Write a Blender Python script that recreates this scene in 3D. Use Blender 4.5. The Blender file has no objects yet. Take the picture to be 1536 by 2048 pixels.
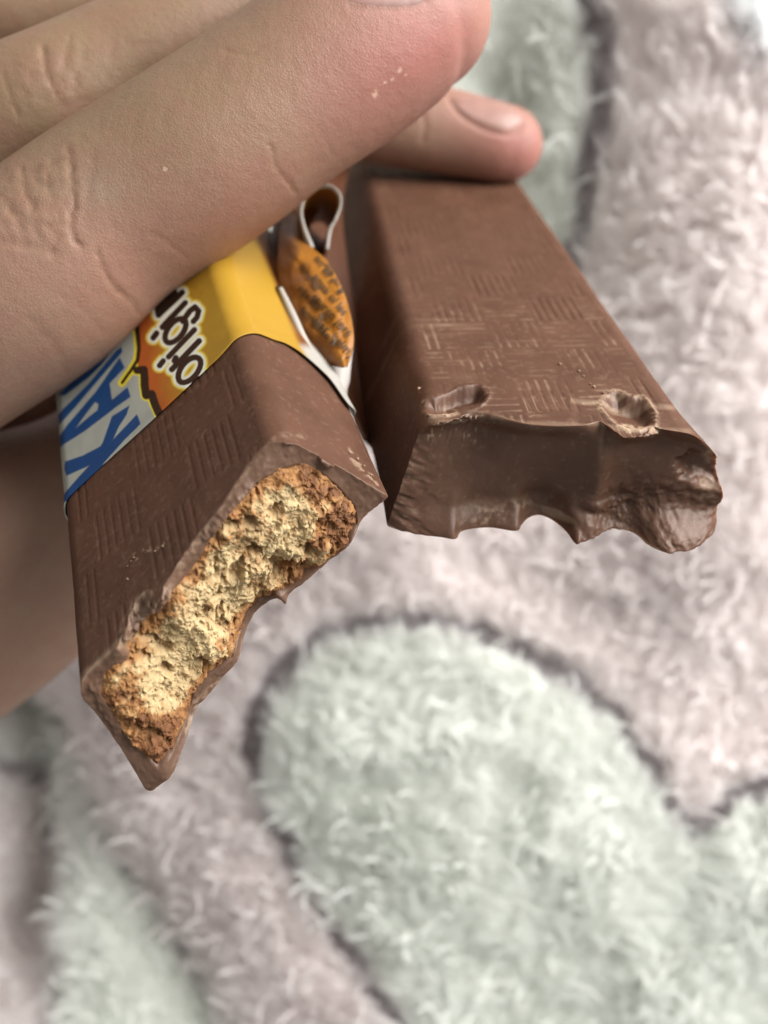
import bpy, math, numpy as np
from mathutils import Vector
from mathutils.bvhtree import BVHTree
R = math.radians
sc = bpy.context.scene
COL = sc.collection

# ------------------------------------------------------------------ camera, light, exposure
FPX, CX, CY = 1704.0, 768.0, 1024.0        # focal length and centre in photograph pixels
CAMH = 18.0                                # camera height over the bed, in cm
cam_d = bpy.data.cameras.new("camera")
cam = bpy.data.objects.new("camera", cam_d); COL.objects.link(cam)
cam.location = (0, 0, CAMH * .01)
cam_d.sensor_fit = 'VERTICAL'; cam_d.sensor_height = 36; cam_d.sensor_width = 27
cam_d.lens = FPX / 2048 * 36
cam_d.clip_start = .002; cam_d.clip_end = 20
cam_d.dof.use_dof = True; cam_d.dof.focus_distance = .0825; cam_d.dof.aperture_fstop = 15.5
sc.camera = cam

wd = bpy.data.worlds.new("World"); sc.world = wd; wd.use_nodes = True
bg = wd.node_tree.nodes["Background"]; bg.inputs[0].default_value = (1.0, .99, .965, 1); bg.inputs[1].default_value = .27

def area(name, loc, target, sx, sy, power, col):
    d = bpy.data.lights.new(name, 'AREA'); d.shape = 'RECTANGLE'; d.size = sx; d.size_y = sy; d.energy = power; d.color = col
    o = bpy.data.objects.new(name, d); COL.objects.link(o); o.location = loc
    o.rotation_euler = (Vector(target) - Vector(loc)).to_track_quat('-Z', 'Y').to_euler()
    return o
area("window_light", (.32, .225, .255), (.03, .0, .03), .36, .34, 3.7, (1.0, .99, .97))

sc.view_settings.view_transform = 'Standard'; sc.view_settings.look = 'None'
sc.view_settings.exposure = .48; sc.view_settings.gamma = 1
sc.render.engine = 'CYCLES'
sc.cycles.use_denoising = True
sc.cycles.max_bounces = 12; sc.cycles.transmission_bounces = 10; sc.cycles.diffuse_bounces = 8; sc.cycles.glossy_bounces = 3
sc.cycles.transparent_max_bounces = 4
sc.cycles.sample_clamp_indirect = 6

# ------------------------------------------------------------------ helpers
rng = np.random.default_rng(7)
A = np.array
def W(P):                                  # camera-frame cm -> world metres
    P = np.asarray(P, float); return (P + A([0, 0, CAMH])) * .01
def unp(px, py, z):                        # pixel + depth (cm, negative) -> camera-frame cm
    px, py, z = np.broadcast_arrays(*[np.asarray(a, float) for a in (px, py, z)])
    return np.stack([(px - CX) / FPX * -z, (CY - py) / FPX * -z, z], -1)
def prj(P):
    P = np.asarray(P, float); d = np.maximum(-P[..., 2], .1)
    return np.stack([CX + FPX * P[..., 0] / d, CY - FPX * P[..., 1] / d], -1)
def sm(e0, e1, x):
    t = np.clip((x - e0) / (e1 - e0), 0, 1); return t * t * (3 - 2 * t)

def _h(ix, iy, iz, s):
    n = (ix.astype(np.int64) * 374761393 + iy.astype(np.int64) * 668265263 + iz.astype(np.int64) * 2147483647 + s * 974634777) & 0xffffffff
    n = ((n ^ (n >> 13)) * 1274126177) & 0xffffffff
    n = ((n ^ (n >> 16)) * 2246822519) & 0xffffffff
    return ((n ^ (n >> 15)) & 0xffffff) / float(0xffffff)
def vn(P, s=0):
    i = np.floor(P).astype(np.int64); f = P - i; f = f * f * (3 - 2 * f); o = 0
    for dx in (0, 1):
        for dy in (0, 1):
            for dz in (0, 1):
                w = (f[:, 0] if dx else 1 - f[:, 0]) * (f[:, 1] if dy else 1 - f[:, 1]) * (f[:, 2] if dz else 1 - f[:, 2])
                o = o + w * _h(i[:, 0] + dx, i[:, 1] + dy, i[:, 2] + dz, s)
    return o * 2 - 1
def fbm(P, o=4, s=0, g=.5):
    a, r = 1., 0
    for k in range(o):
        r = r + a * vn(P * 2.03 ** k + 17.3 * k, s + k); a *= g
    return r
def worley(P, s=0):
    i = np.floor(P).astype(np.int64); best = np.full(len(P), 9.); 
    for dx in (-1, 0, 1):
        for dy in (-1, 0, 1):
            for dz in (-1, 0, 1):
                j = i + A([dx, dy, dz])
                q = j + np.stack([_h(j[:, 0], j[:, 1], j[:, 2], s + k) for k in (1, 2, 3)], 1)
                best = np.minimum(best, ((q - P) ** 2).sum(1))
    return np.sqrt(best)

def seg_dist(P, line, closed=False):       # distance of 2D points to a polyline
    L = A(line, float); 
    if closed: L = np.vstack([L, L[:1]])
    d = np.full(len(P), 1e9)
    for a, b in zip(L[:-1], L[1:]):
        ab = b - a; t = np.clip(((P - a) @ ab) / max(ab @ ab, 1e-9), 0, 1)
        d = np.minimum(d, np.hypot(*(P - a - t[:, None] * ab).T))
    return d
def inside(P, poly):
    p = A(poly, float); x, y = P[:, 0], P[:, 1]; c = np.zeros(len(P), bool)
    for (x0, y0), (x1, y1) in zip(p, np.roll(p, -1, 0)):
        if y0 == y1: continue
        c ^= ((y0 > y) != (y1 > y)) & (x < (x1 - x0) * (y - y0) / (y1 - y0) + x0)
    return c
def sdp(P, poly):                          # signed distance, positive inside
    d = seg_dist(P, poly, True); return np.where(inside(P, poly), d, -d)
def spline(pts, n):                        # Catmull-Rom through points
    p = A(pts, float); p = np.vstack([2 * p[0] - p[1], p, 2 * p[-1] - p[-2]])
    t = np.linspace(0, len(p) - 3 - 1e-6, n); i = t.astype(int); f = (t - i)[:, None]
    a, b, c, d = p[i], p[i + 1], p[i + 2], p[i + 3]
    return .5 * (2 * b + (c - a) * f + (2 * a - 5 * b + 4 * c - d) * f ** 2 + (3 * b - a - 3 * c + d) * f ** 3)

def mesh_obj(name, V, F, mat, parent=None, cols=None, smooth=True, world=False):
    me = bpy.data.meshes.new(name); V = V if world else W(V)
    F = np.asarray(F, np.int32); n = F.shape[1]
    me.vertices.add(len(V)); me.vertices.foreach_set("co", V.astype(np.float32).ravel())
    me.loops.add(F.size); me.loops.foreach_set("vertex_index", F.ravel())
    me.polygons.add(len(F)); me.polygons.foreach_set("loop_start", np.arange(0, F.size, n, dtype=np.int32))
    me.polygons.foreach_set("loop_total", np.full(len(F), n, np.int32))
    me.update(calc_edges=True); me.validate()
    if smooth: me.polygons.foreach_set("use_smooth", np.ones(len(me.polygons), bool))
    for k, c in (cols or {}).items():
        c = np.asarray(c, np.float32); 
        if c.ndim == 1: c = np.stack([c] * 3, 1)
        a = me.attributes.new(k, 'FLOAT_COLOR', 'POINT')
        a.data.foreach_set("color", np.concatenate([c, np.ones((len(c), 1), np.float32)], 1).ravel())
    me.materials.append(mat)
    o = bpy.data.objects.new(name, me); COL.objects.link(o)
    if parent: o.parent = parent; o.matrix_parent_inverse = parent.matrix_world.inverted()
    return o
def grid_faces(nr, nc, wrap=False, off=0, flip=False):
    r = np.arange(nr - 1)[:, None]; c = np.arange(nc if wrap else nc - 1)[None]
    a = r * nc + c; b = r * nc + (c + 1) % nc
    f = np.stack([a, b, b + nc, a + nc], -1).reshape(-1, 4) + off
    return f[:, ::-1] if flip else f
def empty(name, P):
    o = bpy.data.objects.new(name, None); COL.objects.link(o); o.location = W(P); o.empty_display_size = .01
    bpy.context.view_layer.update(); return o
def tag(o, label, cat=None, group=None):
    o["label"] = label
    if cat: o["category"] = cat
    if group: o["group"] = group

def srgb(r, g, b):
    f = lambda c: ((c / 255 + .055) / 1.055) ** 2.4 if c > 10 else c / 255 / 12.92
    return A([f(r), f(g), f(b)])
def new_mat(name):
    m = bpy.data.materials.new(name); m.use_nodes = True; nt = m.node_tree
    return m, nt, nt.nodes["Principled BSDF"]
def N(nt, t, **k):
    n = nt.nodes.new(t)
    for a, b in k.items(): setattr(n, a, b)
    return n
def coord_cm(nt):
    t = N(nt, 'ShaderNodeNewGeometry'); v = N(nt, 'ShaderNodeVectorMath', operation='SCALE'); v.inputs['Scale'].default_value = 100
    nt.links.new(t.outputs['Position'], v.inputs[0]); return v.outputs[0]
def noise(nt, vec, scale, detail=3, rough=.5):
    n = N(nt, 'ShaderNodeTexNoise'); n.inputs['Scale'].default_value = scale; n.inputs['Detail'].default_value = detail
    n.inputs['Roughness'].default_value = rough; nt.links.new(vec, n.inputs['Vector']); return n.outputs[0]
def bump(nt, h, dist, strength=1., prev=None):
    b = N(nt, 'ShaderNodeBump'); b.inputs['Distance'].default_value = dist; b.inputs['Strength'].default_value = strength
    nt.links.new(h, b.inputs['Height'])
    if prev: nt.links.new(prev, b.inputs['Normal'])
    return b.outputs[0]
def attr(nt, name):
    a = N(nt, 'ShaderNodeAttribute'); a.attribute_name = name; return a.outputs['Color']
def mix(nt, f, a, b, mode='MIX'):
    m = N(nt, 'ShaderNodeMix', data_type='RGBA', blend_type=mode)
    for s, v in ((0, f), (6, a), (7, b)):
        if hasattr(v, 'is_output'): nt.links.new(v, m.inputs[s])
        else: m.inputs[s].default_value = v if s == 0 else (*v, 1)
    return m.outputs[2]
def ramp(nt, fac, pts):
    r = N(nt, 'ShaderNodeValToRGB'); nt.links.new(fac, r.inputs[0]); e = r.color_ramp.elements
    while len(e) < len(pts): e.new(.5)
    for el, (p, v) in zip(e, pts): el.position = p; el.color = (v, v, v, 1)
    return r.outputs[0]

# ------------------------------------------------------------------ materials
def chocolate():
    m, nt, p = new_mat("milk_chocolate"); v = coord_cm(nt)
    c = mix(nt, ramp(nt, noise(nt, v, 2.2, 5), [(.3, 0), (.7, 1)]), srgb(80, 54, 41), srgb(92, 63, 49))
    c = mix(nt, attr(nt, 'pale'), c, srgb(166, 141, 118))
    nt.links.new(c, p.inputs['Base Color'])
    p.inputs['Roughness'].default_value = .46
    nt.links.new(ramp(nt, noise(nt, v, 5, 4), [(.3, .34), (.75, .52)]), p.inputs['Roughness'])
    p.inputs['Subsurface Weight'].default_value = .18; p.inputs['Subsurface Radius'].default_value = (.0012, .0006, .0004); p.inputs['Subsurface Scale'].default_value = 1
    p.inputs['Specular IOR Level'].default_value = 0
    gl = N(nt, 'ShaderNodeBsdfGlossy'); gl.inputs['Color'].default_value = (1, .93, .88, 1); gl.inputs['Roughness'].default_value = .42
    ms = N(nt, 'ShaderNodeMixShader'); ms.inputs[0].default_value = .032
    nt.links.new(p.outputs[0], ms.inputs[1]); nt.links.new(gl.outputs[0], ms.inputs[2]); nt.links.new(ms.outputs[0], nt.nodes['Material Output'].inputs['Surface'])
    b = bump(nt, noise(nt, v, 9, 4, .6), .00012, .6)
    b = bump(nt, noise(nt, v, 70, 3, .6), .00003, .6, b)
    nt.links.new(b, p.inputs['Normal']); nt.links.new(b, gl.inputs['Normal']); return m
def biscuit():
    m, nt, p = new_mat("baked_biscuit"); v = coord_cm(nt)
    c = mix(nt, ramp(nt, noise(nt, v, 14, 4, .6), [(.35, 0), (.7, .35)]), attr(nt, 'col'), srgb(150, 95, 45))
    nt.links.new(c, p.inputs['Base Color']); p.inputs['Roughness'].default_value = .75
    p.inputs['Subsurface Weight'].default_value = .12; p.inputs['Subsurface Radius'].default_value = (.0008, .0005, .0003); p.inputs['Subsurface Scale'].default_value = 1
    b = bump(nt, noise(nt, v, 45, 4, .65), .0001, .6)
    nt.links.new(b, p.inputs['Normal']); return m
def skin():
    m, nt, p = new_mat("skin"); v = coord_cm(nt)
    base = attr(nt, 'col')
    c = mix(nt, ramp(nt, noise(nt, v, 3.2, 6, .62), [(.40, 0), (.65, .32)]), base, srgb(148, 102, 90))
    c = mix(nt, ramp(nt, noise(nt, v, 28, 3, .6), [(.4, 0), (.7, .22)]), c, srgb(120, 90, 68))
    nt.links.new(c, p.inputs['Base Color']); p.inputs['Roughness'].default_value = .5
    p.inputs['Specular IOR Level'].default_value = .4
    p.inputs['Subsurface Weight'].default_value = .45; p.inputs['Subsurface Radius'].default_value = (.0018, .0009, .0006); p.inputs['Subsurface Scale'].default_value = 1
    vo = N(nt, 'ShaderNodeTexVoronoi', feature='DISTANCE_TO_EDGE'); vo.inputs['Scale'].default_value = 30
    d = N(nt, 'ShaderNodeVectorMath', operation='ADD'); nt.links.new(v, d.inputs[0])
    nn = N(nt, 'ShaderNodeTexNoise'); nn.inputs['Scale'].default_value = 8; nt.links.new(v, nn.inputs['Vector'])
    s = N(nt, 'ShaderNodeVectorMath', operation='SCALE'); s.inputs['Scale'].default_value = .06; nt.links.new(nn.outputs[1], s.inputs[0]); nt.links.new(s.outputs[0], d.inputs[1])
    nt.links.new(d.outputs[0], vo.inputs['Vector'])
    b = bump(nt, ramp(nt, vo.outputs[0], [(0, 0), (.25, 1)]), .000022, .7)
    b = bump(nt, noise(nt, v, 7, 6, .65), .00020, .5, b)
    nt.links.new(b, p.inputs['Normal']); return m
def paper(name, rough=.35, spec=.5, attrname='col'):
    m, nt, p = new_mat(name); v = coord_cm(nt)
    nt.links.new(attr(nt, attrname), p.inputs['Base Color']); p.inputs['Roughness'].default_value = rough
    p.inputs['Specular IOR Level'].default_value = spec * .7
    nt.links.new(bump(nt, noise(nt, v, 1.6, 3), .0006, .35), p.inputs['Normal']); return m
def plain(name, col, rough=.5, **k):
    m, nt, p = new_mat(name); v = coord_cm(nt)
    c = mix(nt, ramp(nt, noise(nt, v, 12, 4), [(.35, 0), (.7, .25)]), col, tuple(x * .75 for x in col))
    nt.links.new(c, p.inputs['Base Color']); p.inputs['Roughness'].default_value = rough
    for a, b in k.items(): p.inputs[a].default_value = b
    return m
def fur():
    m, nt, p = new_mat("plush_fibre")
    c = attr(nt, 'col')
    nt.links.new(c, p.inputs['Base Color']); p.inputs['Roughness'].default_value = .6
    p.inputs['Specular IOR Level'].default_value = .35
    p.inputs['Sheen Weight'].default_value = .2
    tr = N(nt, 'ShaderNodeBsdfTranslucent'); nt.links.new(c, tr.inputs[0])
    ms = N(nt, 'ShaderNodeMixShader'); ms.inputs[0].default_value = .55
    nt.links.new(p.outputs[0], ms.inputs[1]); nt.links.new(tr.outputs[0], ms.inputs[2])
    nt.links.new(ms.outputs[0], nt.nodes['Material Output'].inputs['Surface']); return m
M_CH, M_BI, M_SK = chocolate(), biscuit(), skin()
M_PAPER = paper("printed_wrapper_film"); M_INNER = paper("wrapper_flap_film", .45)
M_FUR = fur()

# ------------------------------------------------------------------ blanket
PINK, GREEN, MAUVE, WHITE = srgb(255, 251, 250), srgb(253, 254, 251), srgb(184, 177, 179), srgb(254, 255, 255)
ARC = [(505, 1500), (520, 1410), (570, 1325), (650, 1275), (760, 1247), (870, 1247), (1000, 1275), (1120, 1338), (1220, 1430), (1290, 1520), (1345, 1640)]
ARC_L = [(505, 1500), (540, 1610), (600, 1730), (660, 1840), (730, 1950), (800, 2060), (900, 2230), (1000, 2420)]
ARC_R = [(1345, 1640), (1375, 1655), (1440, 1605), (1560, 1555), (1700, 1520), (1900, 1500)]
LOWL = [(-60, 1400), (60, 1460), (145, 1560), (205, 1690), (265, 1800), (330, 1900), (430, 2080), (560, 2420)]
LOWL2 = [(-80, 1560), (0, 1640), (40, 1800), (75, 1950), (110, 2060), (200, 2400)]
TOP = [(1090, -380), (1120, -120), (1165, 30), (1190, 160), (1188, 290), (1180, 420), (1150, 560), (1060, 760), (1000, 900)]
TOP2 = [(1350, -380), (1340, -60), (1375, 120), (1450, 220), (1560, 290), (1700, 330), (1950, 350)]
G_MAIN = ARC + ARC_R[1:] + [(2100, 2600), (1100, 2600)] + ARC_L[::-1][:-1]
G_LOW = LOWL + [(300, 2600), (150, 2300)] + LOWL2[::-1]
G_TOP = TOP + [(600, 900), (200, 200), (200, -400)]
G_TOP2 = TOP2 + [(2100, 200), (1950, -400)]
def blanket_z(x, y):
    P = np.stack([x / 5.5, y / 5.5, x * 0], 1)
    z = -16.9 + .045 * y + .55 * fbm(P + 3.1, 3, 5)
    px = prj(np.stack([x, y, np.full_like(x, -17.2)], 1))
    def groove(line, w, dpt): return -dpt * np.exp(-(seg_dist(px, line) / w) ** 2)
    z = z + groove([(-60, 1380), (0, 1520), (30, 1780), (10, 1900)], 95, 2.3) + groove(LOWL, 70, .6)
    z = z + groove([(1000, 150), (1060, 420), (1150, 560)], 120, .9) + groove([(500, 250), (800, 300), (1000, 350)], 330, 1.3)
    z = z + 1.3 * np.exp(-(seg_dist(px, [(1330, -200), (1420, 500), (1500, 1000)]) / 260) ** 2)
    z = z + .5 * np.exp(-(seg_dist(px, [(850, 1700), (1100, 1650)]) / 300) ** 2)
    z = z - groove([(560, 2060), (300, 1560)], 120, -.0)
    return z
def blanket_col(P2):                       # P2: (n,2) cm on the blanket; returns colour and pile length factor
    px = prj(np.stack([P2[:, 0], P2[:, 1], np.full(len(P2), -17.2)], 1))
    jit = A([[9, 9]]) * np.stack([vn(np.c_[P2 * 2.5, P2[:, :1] * 0], 3), vn(np.c_[P2 * 2.5, P2[:, :1] * 0], 4)], 1)
    px = px + jit
    g = inside(px, G_MAIN) | inside(px, G_LOW) | inside(px, G_TOP) | inside(px, G_TOP2)
    c = np.where(g[:, None], GREEN, PINK)
    pb = inside(px, G_TOP2); c = np.where(pb[:, None], WHITE, c)
    ln = np.full(len(P2), 1.)
    for L, w in ((ARC, 19), (ARC_L, 16), (ARC_R, 23), (TOP, 24), (LOWL, 6), (LOWL2, 12)):
        d = seg_dist(px, L); k = sm(w + 3, w - 3, d)
        c = c * (1 - k[:, None]) + MAUVE * k[:, None]; ln = np.minimum(ln, 1 - .76 * k)
    d = seg_dist(px, TOP2); k = sm(22, 6, d) * .35
    c = c * (1 - k[:, None]) + MAUVE * k[:, None]
    return c, ln
nx, ny = 330, 400
gx = np.linspace(-17, 17, nx); gy = np.linspace(-20, 20, ny)
X, Y = np.meshgrid(gx, gy); X = X.ravel(); Y = Y.ravel(); Z = blanket_z(X, Y)
bc, bl = blanket_col(np.stack([X, Y], 1))
m_base, nt, p = new_mat("plush_backing"); v = coord_cm(nt)
nt.links.new(mix(nt, noise(nt, v, 20, 3), attr(nt, 'col'), (.95, .95, .95), 'MULTIPLY'), p.inputs['Base Color']); p.inputs['Roughness'].default_value = .9
nt.links.new(bump(nt, noise(nt, v, 12, 3), .001), p.inputs['Normal'])
blanket = mesh_obj("plush_blanket", np.stack([X, Y, Z], 1), grid_faces(ny, nx), m_base, cols={'col': bc})
tag(blanket, "fluffy plush blanket in pale pink and grey-green with mauve outlines, lying under the hand", "blanket")

def make_fur():
    sp = .135
    def tufts(x0, x1, y0, y1, sp):
        xs = np.arange(x0, x1, sp); ys = np.arange(y0, y1, sp); a, b = np.meshgrid(xs, ys)
        P = np.stack([a.ravel(), b.ravel()], 1); return P + rng.uniform(-.5, .5, P.shape) * sp * 1.3
    P = tufts(-10.5, 10.5, -12.5, 13, sp)
    Q = tufts(-17, 17, -20, 20, .22); Q = Q[(abs(Q[:, 0]) > 10.4) | (Q[:, 1] < -12.4) | (Q[:, 1] > 12.9)]
    big = np.r_[np.ones(len(P)), np.full(len(Q), 2.0)]; P = np.vstack([P, Q])
    col, ln = blanket_col(P)
    n = len(P); c3 = np.c_[P, P[:, :1] * 0]
    # lean direction of each tuft: a slow swirl plus its own scatter
    ang = 1.9 + 1.7 * fbm(c3 / 2.0, 2, 11) + rng.normal(0, .30, n)
    lean = .84 + .14 * fbm(c3 / 1.1, 2, 21) + rng.normal(0, .12, n)
    length = (.86 + .18 * fbm(c3 / .8, 2, 31) + rng.normal(0, .06, n)).clip(.2) * ln
    curl = rng.normal(0, .5, n)
    K = 15; NP = 6
    lock = (rng.uniform(0, 1, n) < .13) & (ln > .8)                          # tight longer locks standing out of the soft pile
    length = length * np.where(lock, 1.30, .92); curl = np.where(lock, rng.normal(0, 1.0, n), curl * .6)
    tight = np.where(lock, .93, .42)[:, None, None]; spread = np.where(lock, .055, .075) * big
    root = P[:, None, :] + rng.normal(0, 1, (n, K, 2)) * spread[:, None, None]
    zr = blanket_z(root[..., 0].ravel(), root[..., 1].ravel()).reshape(n, K)
    t = np.linspace(0, 1, NP)
    A_ = ang[:, None, None] + curl[:, None, None] * t * 1.6 + rng.normal(0, 1, (n, K, 1)) * np.where(lock, .08, .30)[:, None, None]
    Ln = (length[:, None] * rng.uniform(.7, 1.12, (n, K)))[..., None]
    ln_ = lean[:, None, None].clip(.1, .95)
    bend = np.sin((.35 + 1.0 * t) * 1.35) * ln_
    stepz = np.sqrt(np.clip(1 - bend ** 2, .05, 1))
    dx = np.cumsum(np.cos(A_) * bend, -1) / NP * Ln; dy = np.cumsum(np.sin(A_) * bend, -1) / NP * Ln
    dz = np.cumsum(np.broadcast_to(stepz, dx.shape), -1) / NP * Ln
    dx -= dx[..., :1]; dy -= dy[..., :1]; dz -= dz[..., :1]
    px = root[..., 0:1] + dx; py = root[..., 1:2] + dy; pz = zr[..., None] + dz
    # clumping towards the tuft's middle strand at the tip
    cl = tight * t ** np.where(lock, .45, 1.)[:, None, None]
    mx, my = px.mean(1, keepdims=True), py.mean(1, keepdims=True)
    px = px + (mx - px) * cl; py = py + (my - py) * cl
    pts = W(np.stack([px, py, pz], -1).reshape(-1, 3))
    nc = n * K
    cu = bpy.data.hair_curves.new("fur_pile"); cu.add_curves([NP] * nc)
    cu.attributes['position'].data.foreach_set('vector', pts.astype(np.float32).ravel())
    rad = (np.array([.9, 1, 1, .95, .75, .35]) * .0048)[None, None] * rng.uniform(.7, 1.25, (n, K, 1)) * big[:, None, None]
    r = cu.attributes.get('radius') or cu.attributes.new('radius', 'FLOAT', 'POINT')
    r.data.foreach_set('value', (rad.reshape(-1) * .01).astype(np.float32))
    cc = np.broadcast_to(col[:, None, None, :] * rng.uniform(.88, 1.08, (n, K, 1, 1)), (n, K, NP, 3)).reshape(-1, 3)
    a = cu.attributes.new('col', 'FLOAT_COLOR', 'POINT')
    a.data.foreach_set('color', np.concatenate([cc, np.ones((len(cc), 1))], 1).astype(np.float32).ravel())
    cu.materials.append(M_FUR)
    o = bpy.data.objects.new("fur_pile", cu); COL.objects.link(o); o.parent = blanket
    o["kind"] = "stuff"; o["label"] = "long soft plush pile in leaning tufts"
make_fur()

# ------------------------------------------------------------------ the two bars
WT, WB, H = 2.6, 3.319, 1.224
FR = [(A([[.8065, -.2981, -.5106], [.5521, .6887, .47], [.2115, -.661, .72]]), A([-1.1654, -1.0269, -8.2963])),
      (A([[.9943, -.1023, .031], [.0398, .6228, .7814], [-.0992, -.7757, .6233]]), A([1.6488, .0245, -9.1303]))]
for M_, t_ in FR:                          # re-orthonormalise the rounded numbers
    u, s, vt = np.linalg.svd(M_); M_[:] = u @ vt
def to_cam(i, P): return P @ FR[i][0].T + FR[i][1]
def ray_plane(i, px, n, d0):               # hit of pixel rays with local plane n.x = d0, in bar coordinates
    px = A(px, float); M_, t_ = FR[i]
    D = np.stack([(px[:, 0] - CX) / FPX, (CY - px[:, 1]) / FPX, -np.ones(len(px))], 1) @ M_
    O = -t_ @ M_; s = (d0 - O @ n) / (D @ n); return O + s[:, None] * D
RT, RB = .20, .05
def halfw(v):
    h = WB / 2 + (WT - WB) / 2 * (v / H)
    q = np.clip(v - (H - RT), 0, RT); h = h - (RT - np.sqrt(np.maximum(RT ** 2 - q ** 2, 0))) * .85
    q = np.clip(RB - v, 0, RB); return h - (RB - np.sqrt(np.maximum(RB ** 2 - q ** 2, 0)))

def weave(u, w, seed):                     # basket weave grooves: returns depth 0..1
    bw, bl_ = .60, .66
    iu = np.floor((u + 1.5) / bw); iw = np.floor(w / bl_); fu = (u + 1.5) / bw - iu; fw = w / bl_ - iw
    along = ((iu + iw) % 2) == 0
    g1 = .5 - .5 * np.cos(fu * 6 * 2 * np.pi); g2 = .5 - .5 * np.cos(fw * 6 * 2 * np.pi)
    e1 = sm(.0, .08, fw) * sm(1, .92, fw); e2 = sm(0, .08, fu) * sm(1, .92, fu)
    g = np.where(along, np.maximum(0, g1 - .5) / .5 * e1, .62 * np.maximum(0, g2 - .5) / .5 * e2)
    worn = sm(-.55, .25, fbm(np.c_[u * 1.1, w * .9, u * 0 + seed * 5.], 2, 23)); g = g * ((.6 + .4 * worn) if seed == 0 else (.25 + .75 * worn))
    return g

def bar(i, root, name, top_px, bot_px, bite_fn, colour_fn, L, NA=250, NT=90, NW=330):
    tp = ray_plane(i, spline(top_px, 300), A([0, 0, 1.]), H); bt = ray_plane(i, spline(bot_px, 400), A([0, 0, 1.]), 0.)
    def lookup(P, half, a):
        o = np.argsort(P[:, 0]); return np.interp(a * half, P[o, 0], P[o, 1])
    th = np.linspace(0, 1, NT); v = H * (.5 - .5 * np.cos(np.pi * th)) * .5 + H * th * .5
    a = np.linspace(-1, 1, NA); 
    Av, Vv = np.meshgrid(a, v); hw = halfw(Vv); U = Av * hw; T = Vv / H
    wt = lookup(tp, WT / 2 - .06, Av); wb = lookup(bt, WB / 2 - .02, Av)
    def soft(r, k):
        h = np.hanning(2 * k + 1); h /= h.sum(); return np.convolve(np.pad(r, k, 'edge'), h, 'valid')
    sb, st = soft(wb[0], NA // 5)[None], soft(wt[-1], NA // 6)[None]
    s6 = soft(wb[0], 9)[None]; s3 = soft(wb[0], 4)[None]
    Wb0 = sb * (1 - T) + st * T + (s6 - sb) * sm(.42, 0, T) + (s3 - s6) * sm(.16, 0, T) + (wb - s3) * sm(.06, 0, T) + (wt - st) * sm(.72, 1, T)
    P = np.stack([U, Wb0, Vv], -1).reshape(-1, 3); px = prj(to_cam(i, P))
    P[:, 1] += bite_fn(P, px, Av.ravel(), T.ravel())
    shift = (.24 * sm(.72, 1, Av) * sm(-.35, .35, T) * sm(1.02, .62, T)).ravel() * (i == 1)   # chocolate pushed outwards by the bite
    P[:, 0] += shift
    capP = P.copy()
    idx = np.arange(NA * NT).reshape(NT, NA)
    loop = np.r_[idx[0, :-1], idx[:-1, -1], idx[-1, :0:-1], idx[:0:-1, 0]]
    lp = P[loop]; lsh = shift[loop]; nl = len(loop)
    # wall rows: dense near the bite, then even
    g = np.linspace(0, 1, NW)[1:]; g = .35 * g ** 2.2 + .65 * g
    g = np.r_[g * (L - 2.2) / L, .8, .9, 1.0][:, None]; g = np.sort(g, 0)
    wl = lp[None, :, 1] + (L - lp[None, :, 1]) * g
    wall = np.stack([np.broadcast_to(lp[None, :, 0], wl.shape), wl, np.broadcast_to(lp[None, :, 2], wl.shape)], -1)
    nr = len(g)
    wall[..., 0] -= .40 * (i == 1) * sm(.0, .9, -lp[:, 0] / 1.3)[None] * sm(.95, 0, lp[:, 2] / H)[None] * sm(.3, 5.5, wl)
    wall[..., 0] -= lsh[None] * (1 - np.exp(-((wl - lp[None, :, 1]) / .45) ** 2))
    # outward normal of the contour
    nx_ = np.roll(lp[:, [0, 2]], -1, 0) - np.roll(lp[:, [0, 2]], 1, 0)
    nn = np.stack([nx_[:, 1], -nx_[:, 0]], 1); nn /= np.linalg.norm(nn, axis=1)[:, None] + 1e-9
    dwall = np.zeros(wl.shape); topm = sm(.97, .999, lp[:, 2] / H)[None] * sm(1.14, 1.08, abs(lp[:, 0]))[None]
    Uw = wall[..., 0]
    gr = weave(Uw.ravel(), wl.ravel(), i).reshape(wl.shape) * topm
    dep = (.0065 if i == 0 else .0095) + .004 * vn(np.c_[Uw.ravel(), wl.ravel(), Uw.ravel() * 0] * 1.7, 9).reshape(wl.shape)
    dwall -= gr * dep
    Pw = wall.reshape(-1, 3)
    dwall += .006 * fbm(Pw * 1.5, 3, 40 + i).reshape(wl.shape)
    # worn rim just behind the bite
    fpx = prj(to_cam(i, Pw))
    dd, pale_w = colour_fn(Pw, fpx, gr.ravel(), True)
    dwall += dd.reshape(wl.shape)
    fade = sm(0, .03, wl - lp[None, :, 1])
    dw = dwall * fade
    wall[..., 0] += dw * nn[None, :, 0]; wall[..., 2] += dw * nn[None, :, 1]
    Vall = np.vstack([capP, wall.reshape(-1, 3)])
    n0 = len(capP)
    F = [grid_faces(NT, NA)]
    k = np.arange(nl); k2 = (k + 1) % nl
    F.append(np.stack([loop[k2], loop[k], n0 + k, n0 + k2], 1))
    F.append(grid_faces(nr, nl, True, n0, True)[:, [0, 1, 2, 3]])
    # far end cap: fan as quads
    base = n0 + (nr - 1) * nl; ce = len(Vall); Vall = np.vstack([Vall, [[0, L, H / 2]]])
    k = np.arange(0, nl - 1, 2); F.append(np.stack([base + k, np.full_like(k, ce), base + (k + 2) % nl, base + k + 1], 1))
    _, pale_c = colour_fn(capP, prj(to_cam(i, capP)), None, False)
    pale = np.r_[pale_c, pale_w, 0]
    return mesh_obj(name, to_cam(i, Vall), np.vstack(F), M_CH, root, {'pale': pale.clip(0, 1)})

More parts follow.
